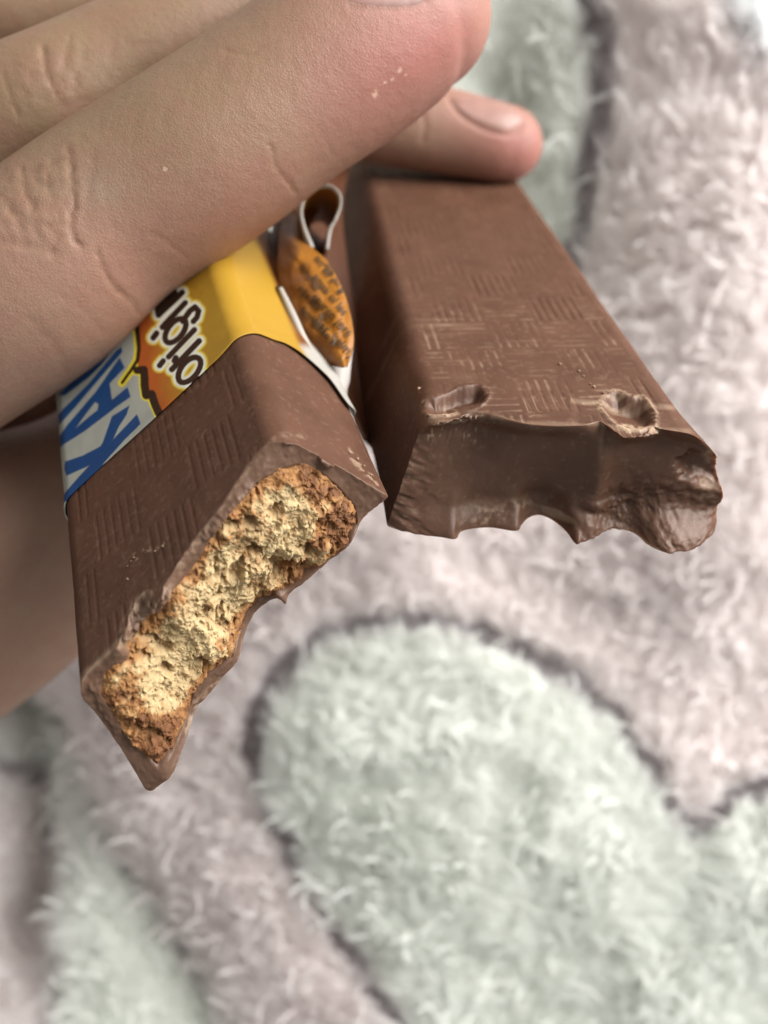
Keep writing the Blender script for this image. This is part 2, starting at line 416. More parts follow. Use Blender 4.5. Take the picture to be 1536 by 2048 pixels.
# ---- left bar: biscuit showing
BISC = [(430, 1048), (470, 1000), (510, 962), (560, 936), (600, 928), (640, 942), (680, 975), (714, 1010), (722, 1050), (704, 1092), (664, 1126), (605, 1168), (568, 1192), (520, 1204), (497, 1228), (482, 1270), (470, 1320), (422, 1352), (392, 1392), (372, 1450), (348, 1510), (318, 1545), (270, 1500), (228, 1440), (196, 1390), (205, 1340), (250, 1318), (262, 1285), (272, 1240), (300, 1210), (340, 1180), (380, 1135), (408, 1090)]
L_TOP = [(146, 1395), (152, 1368), (172, 1342), (205, 1315), (236, 1292), (238, 1272), (250, 1235), (270, 1200), (290, 1184), (318, 1182), (338, 1155), (362, 1118), (400, 1068), (448, 1010), (490, 948), (530, 895), (556, 872), (585, 868), (610, 874)]
L_BOT = [(292, 1588), (312, 1575), (342, 1550), (360, 1505), (372, 1470), (390, 1420), (410, 1398), (440, 1360), (464, 1335), (478, 1312), (490, 1262), (508, 1228), (535, 1205), (558, 1197), (572, 1208), (580, 1188), (612, 1162), (660, 1122), (702, 1088), (724, 1042), (750, 1016), (779, 992)]
def biteL(P, px, a, t):
    s = sdp(px, BISC)
    d = .07 * np.sin(np.pi * t) - .03
    d = d * sm(0, .08, t) * sm(1, .93, t)
    d += .22 * sm(4, 16, s)                                   # chocolate lies below the biscuit
    ring = (s < 4)
    q = P * A([1, .3, 1])
    d += ring * (.010 * fbm(q * 7, 4, 3) + .006 * vn(q * 30, 8))
    # raised broken flakes of shell on the left rim
    for (x, y, rx, ry, an, h) in ((285, 1225, 62, 20, -52, .05), (318, 1190, 26, 14, -20, .06), (700, 925, 26, 12, 40, .03), (655, 925, 18, 12, 60, .04), (450, 1030, 70, 14, -48, .03), (600, 880, 45, 12, 10, .02), (215, 1420, 70, 16, 62, .02)):
        c, s_ = math.cos(R(an)), math.sin(R(an)); X_ = (px[:, 0] - x) * c + (px[:, 1] - y) * s_; Y_ = -(px[:, 0] - x) * s_ + (px[:, 1] - y) * c
        r = np.sqrt((X_ / rx) ** 2 + (Y_ / ry) ** 2) + .22 * fbm(np.c_[px / 14, px[:, :1] * 0], 3, 5)
        d -= h * sm(1.1, .8, r) * (1 + .5 * vn(np.c_[px / 6, px[:, :1] * 0], 2))
    d += .12 * sm(1.1, .6, np.hypot((px[:, 0] - 270) / 34, (px[:, 1] - 1290) / 20)) * ring * .8
    return d
def colL(P, px, gr, wall):
    n = fbm(P * 22, 3, 61)
    pale = .10 * sm(.35, 1.0, n) + (0 if wall else .13)
    pale += .55 * sm(34, 12, seg_dist(px, [(240, 1285), (258, 1235), (292, 1190), (325, 1188)])) * sm(-.3, .5, fbm(P * 18, 3, 3)) * (0 if wall else 1)
    pale += .35 * sm(12, 3, seg_dist(px, [(425, 1050), (400, 1085), (345, 1150)])) * sm(-.2, .6, n)
    pale += .5 * sm(9, 2, seg_dist(px, [(372, 1470), (392, 1405), (440, 1360)])) * sm(-.3, .4, n)
    pale += .30 * sm(9, 1, seg_dist(px, [(150, 1370), (240, 1280)])) 
    pale += .25 * sm(8, 1, seg_dist(px, L_TOP)) * sm(-.4, .5, n)
    if wall:
        pale += .5 * sm(16, 2, seg_dist(px, [(700, 905), (755, 975)])) * sm(.1, .7, fbm(P * 16, 2, 71))
        pale += .5 * sm(14, 4, seg_dist(px, [(255, 1125), (330, 1080)])) * sm(.45, .9, fbm(P * 26, 2, 77))
        return -.004 * np.maximum(0, fbm(P * 3, 3, 19)), pale
    return None, pale
LC = FR[0][1]
barL = empty("chocolate_bar", to_cam(0, A([[0, 4, 0]]))[0])
tag(barL, "bitten milk chocolate bar with pale crumbly biscuit showing, still in its yellow wrapper", "chocolate bar", "bitten chocolate bars held side by side")
bar(0, barL, "chocolate_shell", L_TOP, L_BOT, biteL, colL, 8.5)

def biscuitL():
    # grid over the trapezoid, kept where the biscuit shows
    NA, NT = 560, 250
    a = np.linspace(-1, 1, NA); t = np.linspace(0, 1, NT); Aa, Tt = np.meshgrid(a, t)
    V = Tt * H; U = Aa * halfw(V)
    tp = ray_plane(0, spline(L_TOP, 300), A([0, 0, 1.]), H); bt = ray_plane(0, spline(L_BOT, 400), A([0, 0, 1.]), 0.)
    f = lambda P, x: np.interp(x, *P[np.argsort(P[:, 0])][:, :2].T)
    from_b = f(bt, Aa * (WB / 2 - .02)); from_t = f(tp, Aa * (WT / 2 - .06))
    # smooth version of the rim lines: the biscuit breaks on its own
    kern = np.hanning(61); kern /= kern.sum()
    sb = np.convolve(np.pad(from_b[0], 30, 'edge'), kern, 'valid'); st = np.convolve(np.pad(from_t[0], 30, 'edge'), kern, 'valid')
    w0 = sb[None] * (1 - Tt) + st[None] * Tt
    P = np.stack([U, w0, V], -1).reshape(-1, 3)
    px = prj(to_cam(0, P)); s = sdp(px + 3.5 * np.stack([fbm(P * 9, 3, 1), fbm(P * 9, 3, 2)], 1), BISC)
    edge = sm(0, 26, s)
    base = .02 + .17 * sm(3, -12, s) - .05 * edge
    # crumb structure: lumps at three sizes, with open pores between
    Q = P * A([1, .5, 1]) + .035 * np.stack([fbm(P * 8, 2, 11), P[:, 0] * 0, fbm(P * 8, 2, 12)], 1)
    f1 = worley(Q * 6.2, 4); f2 = worley(Q * 13, 5); f3 = worley(Q * 34, 6)
    cv = vn(P * A([5, 3, 5]), 55)
    lump = .070 * (.55 - f1) * (1 + .5 * cv) + .022 * (.5 - f2) - .050 * sm(.42, .12, f2) * sm(-.5, .3, cv) - .022 * sm(.38, .12, f3) + .012 * fbm(P * 22, 3, 57, .6) + .055 * fbm(P * 2.4, 3, 9)
    pore = sm(.28, .75, fbm(P * A([4.6, 2, 4.6]), 4, 23, .6)) 
    big = 0
    for (x, y, r, dp) in ((500, 1035, 13, .13), (555, 1020, 14, .07), (510, 1098, 13, .12), (615, 1095, 16, .14), (590, 1040, 26, .05), (560, 1130, 40, .05), (325, 1285, 22, .09), (330, 1335, 16, .10), (285, 1310, 16, .08), (660, 1060, 34, .06), (470, 1050, 10, .1), (430, 1180, 8, .08), (520, 1160, 26, .06)):
        r_ = np.hypot((px[:, 0] - x), (px[:, 1] - y)) / r + .35 * fbm(np.c_[px / 11, px[:, :1] * 0], 3, 7)
        big = big + dp * sm(1.15, .45, r_)
    P[:, 1] += base - lump * (.35 + .65 * edge) + .09 * pore * edge + big
    jit = .016 * np.stack([fbm(P * 20, 2, 31), fbm(P * 20, 2, 32), fbm(P * 20, 2, 33)], 1); P += jit
    # colour: baked brown near the crust, cream inside
    brown = sm(46, 0, s + 10 * fbm(P * 5, 3, 15)) * .85
    def blob(x, y, r): return sm(1.25, .35, np.hypot(px[:, 0] - x, px[:, 1] - y) / r + .3 * fbm(P * 6, 3, 16))
    brown = np.maximum.reduce([brown * .8, blob(690, 1050, 75), blob(640, 965, 55) * .75, blob(330, 1500, 110) * 1.0, blob(240, 1405, 70) * .6, blob(470, 1290, 34) * .6, blob(600, 1150, 38) * .6])
    brown = (brown + .25 * fbm(P * 14, 3, 44)).clip(0, 1)
    deep = sm(.0, .10, (.09 * pore * edge + big) - lump * .6)
    cream, gold, dark = srgb(198, 176, 132), srgb(160, 114, 66), srgb(94, 55, 28)
    c = cream + (gold - cream) * sm(.02, .6, (brown + .22 * sm(.1, .8, fbm(P * 5, 4, 88))))[:, None]; c = c + (dark - c) * sm(.45, .95, brown + .25 * fbm(P * 9, 3, 90))[:, None] * .9
    c = c + (gold * .8 - c) * (deep * .45)[:, None]
    Fq = grid_faces(NT, NA); keep = (s[Fq] > -12).all(1); Fq = Fq[keep]
    used = np.unique(Fq); mp = np.zeros(len(P), int); mp[used] = np.arange(len(used))
    return mesh_obj("biscuit_core", to_cam(0, P[used]), mp[Fq], M_BI, barL, {'col': c[used]}), P, s, c, px
bisc, bP, bs, bcx, bpx = biscuitL()

def rock_cluster(name, C, S, mat, parent, cols=None, seed=3):
    # joined little irregular lumps (8-sided)
    r = np.random.default_rng(seed)
    phi = np.linspace(0, 2 * np.pi, 6, endpoint=False); th = A([.6, 1.57, 2.5])
    base = [[0, 0, 1]] + [[math.sin(t) * math.cos(p + t), math.sin(t) * math.sin(p + t), math.cos(t)] for t in th for p in phi] + [[0, 0, -1]]
    base = A(base); F = []
    for k in range(6):
        k2 = (k + 1) % 6; F.append([0, 1 + k, 1 + k2]); F.append([19, 13 + k2, 13 + k])
        for l in (0, 6): F += [[1 + l + k, 7 + l + k, 7 + l + k2], [1 + l + k, 7 + l + k2, 1 + l + k2]]
    F = A(F); n = len(C)
    V = base[None] * r.uniform(.6, 1.3, (n, 20, 1)) * (S[:, None, None] if S.ndim == 1 else S[:, None, :])
    ax = r.normal(0, 1, (n, 3)); ax /= np.linalg.norm(ax, axis=1)[:, None]; an = r.uniform(0, 6, n)[:, None, None]
    V = V * np.cos(an) + np.cross(ax[:, None], V) * np.sin(an) + ax[:, None] * (V @ ax[..., None]) * (1 - np.cos(an))
    V = V + C[:, None]; FF = (F[None] + (np.arange(n) * 20)[:, None, None]).reshape(-1, 3)
    cc = {k: np.repeat(c, 20, 0) for k, c in (cols or {}).items()}
    o = mesh_obj(name, V.reshape(-1, 3), FF, mat, parent, cc, smooth=False); o["kind"] = "stuff"; return o
sel = np.where(bs > 6)[0]; sel = rng.choice(sel, 900, replace=False)
cr = rock_cluster("biscuit_crumbs", to_cam(0, bP[sel]) + 0 * 1, rng.uniform(.004, .017, (900, 3)), M_BI, barL, {'col': bcx[sel] * rng.uniform(.9, 1.08, (900, 1))})

# ---- right bar: solid smooth bite
R_TOP = [(846, 838), (858, 842), (885, 838), (920, 826), (960, 826), (985, 830), (1010, 838), (1050, 848), (1110, 852), (1170, 850), (1205, 842), (1222, 850), (1260, 868), (1300, 862), (1320, 852), (1345, 858), (1375, 862), (1400, 868)]
R_BOT = [(768, 1050), (785, 1058), (830, 1068), (880, 1075), (908, 1078), (922, 1062), (975, 1055), (1030, 1062), (1042, 1050), (1056, 1036), (1078, 1030), (1105, 1040), (1132, 1062), (1150, 1082), (1172, 1082), (1196, 1072), (1212, 1060), (1250, 1060), (1278, 1072), (1300, 1092), (1335, 1106), (1362, 1104), (1388, 1090), (1408, 1060), (1432, 1020), (1447, 990)]
def ell(px, x, y, rx, ry, an, nz=.2, sc_=14, s=5):
    c, s_ = math.cos(R(an)), math.sin(R(an)); X_ = (px[:, 0] - x) * c + (px[:, 1] - y) * s_; Y_ = -(px[:, 0] - x) * s_ + (px[:, 1] - y) * c
    return np.sqrt((X_ / rx) ** 2 + (Y_ / ry) ** 2) + nz * fbm(np.c_[px / sc_, px[:, :1] * 0], 3, s)
def biteR(P, px, a, t):
    x, y = px[:, 0], px[:, 1]
    env = sm(0, .22, t) * sm(1, .80, t)
    xr = 1208 + (y - 850) * -.10
    left = np.clip(1 - ((x - 1000) / 225) ** 2, -.6, 1); right = np.clip(1 - ((x - 1315) / 110) ** 2, -.6, 1)
    kx = sm(-34, 34, x - xr); d = env * .17 * (left * .9 * (1 - kx) + right * 1.0 * kx)
    d += env * .022 * np.exp(-((x - xr) / 22) ** 2) * -1
    d += .10 * env * sm(.75, .2, t) * sm(900, 1250, x)
    q = P * A([1, .3, 1])
    d += .012 * fbm(q * 3.2, 4, 51) * env
    # fine tear lines running down from the upper rim and along the left edge
    st = vn(np.c_[x / 5.5 + (y - 800) * .05, y / 60, x * 0], 6); 
    d += .008 * st * sm(930, 850, y) * sm(1150, 900, x) * sm(1, .9, t)
    st = vn(np.c_[(x + .35 * y) / 30, (y - x * .5) / 7, x * 0], 7)
    d += .016 * st * sm(900, 810, x)
    # pit and lumps at the right edge
    d += .17 * sm(1.15, .4, ell(px, 1388, 955, 34, 40, -30)) * sm(0, .1, t)
    d -= .07 * sm(1.2, .6, ell(px, 1428, 905, 22, 52, -20)) * (1 + .5 * vn(np.c_[px / 9, px[:, :1] * 0], 2))
    d -= .03 * sm(1.3, .4, ell(px, 1405, 1010, 45, 16, -30))
    d += .05 * sm(1.3, .3, ell(px, 1345, 1035, 55, 30, -20)) * sm(0, .12, t)
    rough = sm(1180, 1260, x + .8 * (y - 1000)) * sm(960, 1020, y)
    d += rough * (.022 * fbm(q * 8, 4, 81) + .012 * fbm(q * 26, 3, 83))
    # hollow notches along the bottom rim
    for (xx, yy, rx, ry, an, h) in ((1115, 1046, 50, 17, 28, .06), (1210, 1045, 46, 13, 10, .06), (1285, 1070, 44, 15, 20, .05), (1020, 1040, 20, 18, 0, .02)):
        d += h * sm(1.3, .3, ell(px, xx, yy, rx, ry, an, .12, 30)) * sm(0.0, .06, t)
    for (xx, yy, rx, ry, an, h) in ((1105, 1024, 40, 9, 25, .03), (1230, 1022, 50, 8, 5, .03), (1150, 1075, 12, 14, 0, .04)):
        d -= h * sm(1.3, .4, ell(px, xx, yy, rx, ry, an, .15, 26)) * (1 + .25 * vn(np.c_[px / 20, px[:, :1] * 0], 12))
    # front lips of the two craters
    d -= .03 * sm(1.15, .7, ell(px, 905, 838, 62, 9, -8)) * (1 + vn(np.c_[px / 5, px[:, :1] * 0], 12))
    d -= .05 * sm(1.2, .7, ell(px, 1268, 860, 44, 14, 5)) * (1 + .5 * vn(np.c_[px / 6, px[:, :1] * 0], 13))
    return d
def crater(px):
    e1 = ell(px, 914, 803, 68, 22, -15, .16, 34); e2 = ell(px, 1258, 822, 50, 30, 24, .16, 30)
    return e1, e2
def colR(P, px, gr, wall):
    n = fbm(P * 18, 3, 62); x, y = px[:, 0], px[:, 1]
    pale = .10 * sm(.3, 1, n) + (0 if wall else .03)
    e1, e2 = crater(px)
    if wall:
        top = sm(.9, .99, P[:, 2] / H)
        yy1 = ((y - 803) + (x - 914) * .27) / 22; yy2 = ((y - 822) - (x - 1258) * .35) / 30
        hole = (.13 * sm(1.0, .45, e1) * sm(.9, -.9, yy1) + .03 * sm(1.0, .7, e1) + .11 * sm(1.0, .35, e2) * sm(.9, -.8, yy2) + .03 * sm(1.0, .6, e2)) * top
        rim = (.020 * np.exp(-((e1 - 1.10) / .12) ** 2) * (.6 + .35 * fbm(P * 20, 3, 3) + .8 * vn(P * 4, 4)) + .022 * np.exp(-((e2 - 1.10) / .12) ** 2) * (.6 + .35 * fbm(P * 20, 3, 3) + .8 * vn(P * 4, 4))) * top
        pale += (.95 * sm(.26, .05, abs(e1 - 1.12)) * sm(-.5, .5, yy1 + (880 - x) / 30) + .5 * sm(.22, .05, abs(e2 - 1.08))) * sm(-.5, .3, fbm(P * 30, 3, 5)) * top
        pale += .8 * sm(1.05, .6, ell(px, 1268, 850, 36, 15, 5)) * sm(-.6, .2, fbm(P * 20, 3, 6)) * top
        wearn = sm(-.1, .7, fbm(P * A([5, 5, 5]), 3, 91))
        if gr is not None:
            e = sm(.02, .25, gr) * sm(.75, .35, gr)
            pale += .28 * e * wearn * sm(560, 640, y)
        pale += .18 * sm(.25, .8, vn(P * A([1.2, 14, 1]), 14)) * sm(.2, .6, vn(P * 1.4, 15)) * sm(560, 650, y)
        pale += .6 * sm(.75, 1.0, vn(P * 24, 17)) * sm(60, 10, seg_dist(px, [(1150, 765), (1200, 745)])) * top
        pale += .3 * sm(7, 1, abs(y - (800 + (x - 1140) * .07))) * (x > 1140) * (x < 1375) * top
        pale += .25 * sm(8, 2, seg_dist(px, [(860, 842), (1200, 850), (1400, 862)])) * top
        # step of the snapped top layer towards the bite
        return -hole + rim - .012 * sm(1140, 1160, x) * sm(798, 806, y - (x - 1140) * .05) * top, pale
    pale += .85 * sm(1.25, .7, ell(px, 1272, 858, 42, 14, 0)) + .5 * sm(1.2, .8, ell(px, 905, 838, 66, 9, -8)) * sm(-.5, .3, n)
    pale += .5 * sm(1.25, .5, ell(px, 1425, 905, 20, 58, -20)) * sm(-.8, .3, n) + .3 * sm(1.2, .6, ell(px, 1415, 975, 30, 30, 0)) * sm(-.4, .5, n)
    pale += .6 * sm(1.5, .2, ell(px, 985, 1028, 72, 20, -14, .3, 24)) * sm(-.3, .7, fbm(P * 26, 3, 8)) + .45 * sm(1.2, .6, ell(px, 1110, 1027, 46, 9, 25))
    pale += .12 * sm(1.3, .4, ell(px, 1290, 1060, 110, 42, 8)) * sm(-.1, .7, fbm(P * 30, 3, 8))
    sp = vn(np.c_[x / 4, y / 13, x * 0], 33)
    pale += .7 * sm(.62, .9, sp) * sm(900, 860, y) * sm(1010, 940, x)
    sp = vn(np.c_[(x + .3 * y) / 16, (y - x * .5) / 4, x * 0], 34)
    pale += .6 * sm(.4, .8, sp) * sm(850, 800, x)
    pale += .22 * sm(7, 1, abs(x - (1205 + (y - 860) * -.10))) * sm(960, 860, y)
    pale += .25 * sm(8, 1, seg_dist(px, [(985, 834), (1205, 848)]))
    return None, pale
barR = empty("chocolate_bar", to_cam(1, A([[0, 4, 0]]))[0])
tag(barR, "unwrapped solid milk chocolate bar with smooth bitten end and basket-weave top", "chocolate bar", "bitten chocolate bars held side by side")
bar(1, barR, "chocolate_body", R_TOP, R_BOT, biteR, colR, 8.7, NA=300, NT=110, NW=380)

# ---- loose chocolate flakes
def on_top(i, pts, v=H): return to_cam(i, ray_plane(i, pts, A([0, 0, 1.]), v))
fl = [(1158, 742), (1167, 752), (1180, 768), (1188, 774), (838, 777), (1120, 728), (1206, 786)]
C = on_top(1, A(fl, float), H + .008)
rock_cluster("chocolate_flakes", C, rng.uniform(.010, .028, len(fl)), M_CH, barR, {'pale': np.full(len(fl), .45)}, 5)
NRM = A([(WT - WB) / 2 * -1, 0, 0]); 
def on_side(pts, off=.0):                  # right-hand side face of the left bar
    n = A([H, 0, (WB - WT) / 2]); n = n / np.linalg.norm(n); d0 = n @ A([WB / 2, 0, 0]) + off
    return ray_plane(0, pts, n, d0)
C = to_cam(0, on_side(A([(700, 905), (728, 932), (742, 950), (715, 918)], float), .008))
rock_cluster("chocolate_flakes", C, rng.uniform(.010, .02, 4), M_CH, barL, {'pale': np.full(4, .7)}, 6)
C = on_top(0, A([(262, 1122), (255, 1132), (268, 1115), (325, 1092), (310, 1102), (255, 1158)], float), H + .006)
rock_cluster("chocolate_flakes", C, rng.uniform(.006, .014, 6), M_CH, barL, {'pale': np.full(6, .6)}, 7)

# ------------------------------------------------------------------ wrapper
wrap = empty("candy_wrapper", to_cam(0, A([[0, 3.5, H]]))[0])
tag(wrap, "yellow and white printed wrapper torn open round the left bar, with blue lettering", "wrapper")
Z1 = lambda pts: [(100 + x / 4.266, 560 + y / 4.266) for x, y in pts]
K_ = [Z1([(103, 1850), (240, 1690), (345, 1575), (440, 1480), (540, 1360), (640, 1255), (742, 1145), (778, 1232), (640, 1370), (420, 1620), (150, 1880), (115, 1920)]),
      Z1([(130, 1550), (280, 1500), (440, 1415), (490, 1500), (345, 1580), (140, 1672), (124, 1610)]),
      Z1([(530, 1165), (682, 1070), (655, 1150), (590, 1250), (540, 1362), (480, 1530), (380, 1500), (450, 1390), (490, 1280)])]
A_o = Z1([(60, 1475), (70, 1350), (150, 1230), (380, 960), (590, 655), (634, 745), (505, 880), (530, 1022), (665, 915), (692, 1000), (560, 1090), (300, 1290), (110, 1410)])
A_h = Z1([(220, 1262), (300, 1150), (385, 1040), (412, 1060), (405, 1110), (300, 1195)])
T_ = [Z1([(62, 1165), (110, 1100), (330, 880), (560, 600), (604, 565), (612, 612), (420, 840), (200, 1100), (80, 1235), (64, 1235)]), Z1([(70, 985), (230, 830), (560, 560), (440, 720), (330, 830), (130, 985)])]
SQ1 = Z1([(735, 380), (745, 480), (752, 580), (742, 680), (690, 770), (615, 875)])
SQ2 = Z1([(745, 770), (800, 765), (808, 830), (810, 900), (822, 985), (868, 975), (892, 1050), (935, 1140)])
ORR = Z1([(735, 300), (752, 480), (757, 580), (745, 690), (752, 765), (805, 770), (812, 900), (830, 990), (875, 985), (900, 1060), (940, 1160), (1500, 900), (2400, 900), (2400, -900), (700, -900)])
def ring(cx, cy, ma, mi, d=(.62, -.78), n=20):
    a = np.linspace(0, 2 * np.pi, n); d = A(d); e = A([-d[1], d[0]])
    return [tuple(A([cx, cy]) + ma * math.cos(t) * d + mi * math.sin(t) * e) for t in a]
STR = [Z1(ring(1192, 770, 128, 72)), Z1([(1040, 765), (1275, 522)]), Z1([(1090, 715), (1062, 690), (1075, 665)]), Z1([(1012, 655), (1232, 425)]), Z1([(935, 730), (965, 690)]),
       Z1(ring(1068, 430, 122, 66)), Z1([(1130, 350), (1190, 262), (1235, 228), (1265, 262), (1252, 318), (1222, 352)]), Z1([(955, 400), (1150, 190)]), Z1([(875, 490), (905, 450)]),
       Z1([(925, 300), (1125, 100)]), Z1([(925, 300), (915, 250), (940, 220)]), Z1([(940, 220), (1060, 100)])]
def wrap_colour(px, ontop):
    n = len(px); d = seg_dist
    wht, blu, brn = srgb(164, 166, 156), srgb(24, 68, 118), srgb(44, 28, 18)
    org, yel, yl2 = srgb(176, 88, 34), srgb(172, 126, 36), srgb(168, 130, 42)
    # graded orange to yellow, measured across from the squiggle
    q = d(px, Z1([(735, -200), (752, 480), (757, 580), (745, 690), (805, 770), (830, 990), (935, 1140), (1100, 1400)]))
    g = sm(10, 75, q + 6 * fbm(np.c_[px / 40, px[:, :1] * 0], 2, 4))[:, None]
    c = org + (yel - org) * g; c = c + (yl2 - c) * sm(70, 170, q)[:, None]
    for L_ in (SQ1, SQ2, ): pass
    ds = np.min([d(px, s) for s in STR], 0)
    k = sm(17.5, 12, ds)[:, None]; c = c * (1 - k) + srgb(228, 204, 78) * k
    k = sm(12.5, 9.5, ds)[:, None]; c = c * (1 - k) + srgb(232, 232, 215) * k
    k = sm(6.6, 5.2, ds)[:, None]; c = c * (1 - k) + brn * k
    ins = inside(px, ORR); c = np.where(ins[:, None], c, wht)
    s1, s2 = d(px, SQ1), d(px, SQ2)
    k = (sm(13, 9, s2) * ~ins + sm(10.5, 7, s1) * ~ins).clip(0, 1)[:, None]; c = c * (1 - k) + srgb(235, 215, 50) * k
    y01 = (px[:, 1] - 640) / 130
    k = (sm(6.8, 5, s1 * (1 + .9 * y01.clip(0, 1))) + sm(9.2, 7.4, s2)).clip(0, 1)[:, None]; c = c * (1 - k) + brn * k
    bl_ = np.zeros(n)
    for p_ in K_ + T_: bl_ = np.maximum(bl_, sm(-.8, .8, sdp(px, p_)))
    bl_ = np.maximum(bl_, sm(-.8, .8, sdp(px, A_o)) * sm(.8, -.8, sdp(px, A_h)))
    bl_ = bl_ * ontop
    c = c * (1 - bl_[:, None]) + blu * bl_[:, None]
    k = (sm(6, 2.5, d(px, [(117, 905), (118, 930), (121, 1000)])) * .8)[:, None] * (ontop > .5)[:, None]
    c = c * (1 - k) + srgb(225, 190, 60) * k
    return c
def sleeve():
    OFF = .018
    # contour from the lower left, over the top, to the lower right, with its outward offset
    v = np.linspace(.0, H - RT, 40); left = np.stack([-halfw(v), v], 1)
    th = np.linspace(0, np.pi / 2, 26)[1:]
    hl = halfw(A([H - RT]))[0]; ht = halfw(A([H]))[0]
    vv = H - RT + RT * np.sin(th); cl_ = np.stack([-halfw(vv), vv], 1)
    top = np.stack([np.linspace(-ht, ht, 300)[1:-1], np.full(298, H)], 1)
    cr_ = np.stack([halfw(vv), vv], 1)[::-1]; right = np.stack([halfw(v), v], 1)[::-1]
    C = np.vstack([left, cl_, top, cr_, right])
    t = np.gradient(C, axis=0); n = np.stack([-t[:, 1], t[:, 0]], 1); n /= np.linalg.norm(n, axis=1)[:, None]
    for _ in range(4): n[1:-1] = (n[:-2] + 2 * n[1:-1] + n[2:]) / 4
    n /= np.linalg.norm(n, axis=1)[:, None]
    # torn edge along the bar
    te = ray_plane(0, [(112, 1020), (126, 1005), (200, 936), (300, 845), (400, 751), (455, 700), (480, 680), (500, 676), (522, 676)], A([0, 0, 1.]), H + OFF)
    se = on_side([(545, 680), (569, 687), (596, 704), (627, 731), (666, 770), (690, 815)], OFF)
    s_c = np.r_[0, np.cumsum(np.hypot(*np.diff(C, axis=0).T))]
    ew = np.zeros(len(C))
    tm = C[:, 1] > H - RT * .6; sd = ~tm & (C[:, 0] > 0); lf = ~tm & (C[:, 0] < 0)
    ew[tm] = np.interp(C[tm, 0], te[:, 0], te[:, 1])
    o = np.argsort(se[:, 2]); ew[sd] = np.interp(C[sd, 1], se[o, 2], se[o, 1])
    ew[lf] = ew[tm][0]
    ii = np.arange(len(C)); lo = np.where((C[:, 0] > 0) & (C[:, 1] > H - .001))[0].max() - 34; hi = np.where(sd & (C[:, 1] < H - RT - .10))[0].min()
    mid = (ii > lo) & (ii < hi); f_ = (s_c[mid] - s_c[lo]) / (s_c[hi] - s_c[lo]); m0 = (ew[lo] - ew[lo - 6]) / (s_c[lo] - s_c[lo - 6]) * (s_c[hi] - s_c[lo]); m1 = (ew[hi + 4] - ew[hi]) / (s_c[hi + 4] - s_c[hi]) * (s_c[hi] - s_c[lo])
    ew[mid] = (2 * f_**3 - 3 * f_**2 + 1) * ew[lo] + (f_**3 - 2 * f_**2 + f_) * m0 + (3 * f_**2 - 2 * f_**3) * ew[hi] + (f_**3 - f_**2) * m1
    k = np.hanning(9); k /= k.sum(); ew = np.convolve(np.pad(ew, 4, 'edge'), k, 'valid')
    NWr = 340; g = np.linspace(0, 1, NWr)[:, None]
    g = np.minimum(g * 1.0, 1.0); Lw = 5.6
    w = ew[None] + (Lw - ew[None]) * g ** 1.25
    off0 = OFF + .03 * sm(.2, 1., (C[:, 0] > 0) * (H - C[:, 1]) / H)[None] + w * 0
    off = OFF + .012 * fbm(np.stack([np.broadcast_to(C[None, :, 0], w.shape).ravel() * 1.2, w.ravel() * 1.2, w.ravel() * 0], 1), 3, 71).reshape(w.shape) * sm(0, .4, w - ew[None]) + .012 * sm(.25, 0, w - ew[None])
    # the film stands off the side of the bar a little
    side = sm(.2, 1., (C[:, 0] > 0) * (H - C[:, 1]) / H)[None]
    off = off + .03 * side
    P = np.stack([C[None, :, 0] + n[None, :, 0] * off, w, C[None, :, 1] + n[None, :, 1] * off], -1).reshape(-1, 3)
    P0 = np.stack([C[None, :, 0] + n[None, :, 0] * off0, w, C[None, :, 1] + n[None, :, 1] * off0], -1).reshape(-1, 3)
    px = prj(to_cam(0, P0))
    # print positions are measured on the flat top of the bar
    ontop = np.broadcast_to((C[:, 1] > H - .12)[None], w.shape).ravel().astype(float)
    c = wrap_colour(px, ontop)
    white_side = np.broadcast_to(sm(.52, .40, C[:, 1]) * (C[:, 0] > 0), w.shape).ravel()[:, None]
    up_ = sm(700, 680, px[:, 1])[:, None]; c = c * (1 - white_side) + (srgb(170, 166, 158) * (1 - up_) + srgb(112, 66, 28) * up_) * white_side
    lside = np.broadcast_to((C[:, 0] < 0) & (C[:, 1] < H - .12), w.shape).ravel()
    c[lside] = srgb(190, 190, 178)
    nn_ = len(C); F = grid_faces(NWr, nn_)
    # torn edge: a thin return folded inwards gives the film its thickness
    o = mesh_obj("wrapper_sleeve", to_cam(0, P), F, M_PAPER, wrap, {'col': c})
    md = o.modifiers.new("thickness", 'SOLIDIFY'); md.thickness = .00012; md.offset = -1
    return o
sleeve()

def patch(name, Lc, Rc, n, m, cols_fn, bulge, mat, thick=.0003, crink=.0):
    a = spline(Lc, n); b = spline(Rc, n); t = np.linspace(0, 1, m)
    G = a[:, None] * (1 - t)[None, :, None] + b[:, None] * t[None, :, None]      # (px,py,z)
    bz = bulge * np.sin(np.pi * t)[None] * np.ones((n, 1)); G[..., 2] += bz
    gx_ = np.stack([G[..., 0].ravel() / 26, G[..., 1].ravel() / 34, G[..., 0].ravel() * 0], 1); G[..., 2] += crink * fbm(gx_, 3, 19).reshape(G.shape[:2]) * (np.sin(np.pi * t)[None] ** .5)
    P = unp(G[..., 0].ravel(), G[..., 1].ravel(), G[..., 2].ravel())
    o = mesh_obj(name, P, grid_faces(n, m), mat, wrap, {'col': cols_fn(G[..., :2].reshape(-1, 2), np.tile(t, n))})
    if thick:
        md = o.modifiers.new("thickness", 'SOLIDIFY'); md.thickness = thick; md.offset = 0
    return o, P
ORN, ORD = srgb(152, 98, 32), srgb(176, 92, 26)
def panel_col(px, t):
    return ORN + (srgb(96, 54, 24) - ORN) * sm(.78, .10, t + .25 * fbm(np.c_[px / 30, px[:, :1] * 0], 2, 3))[:, None] * .8  # darker brown towards the left edge paints in the flap's shade
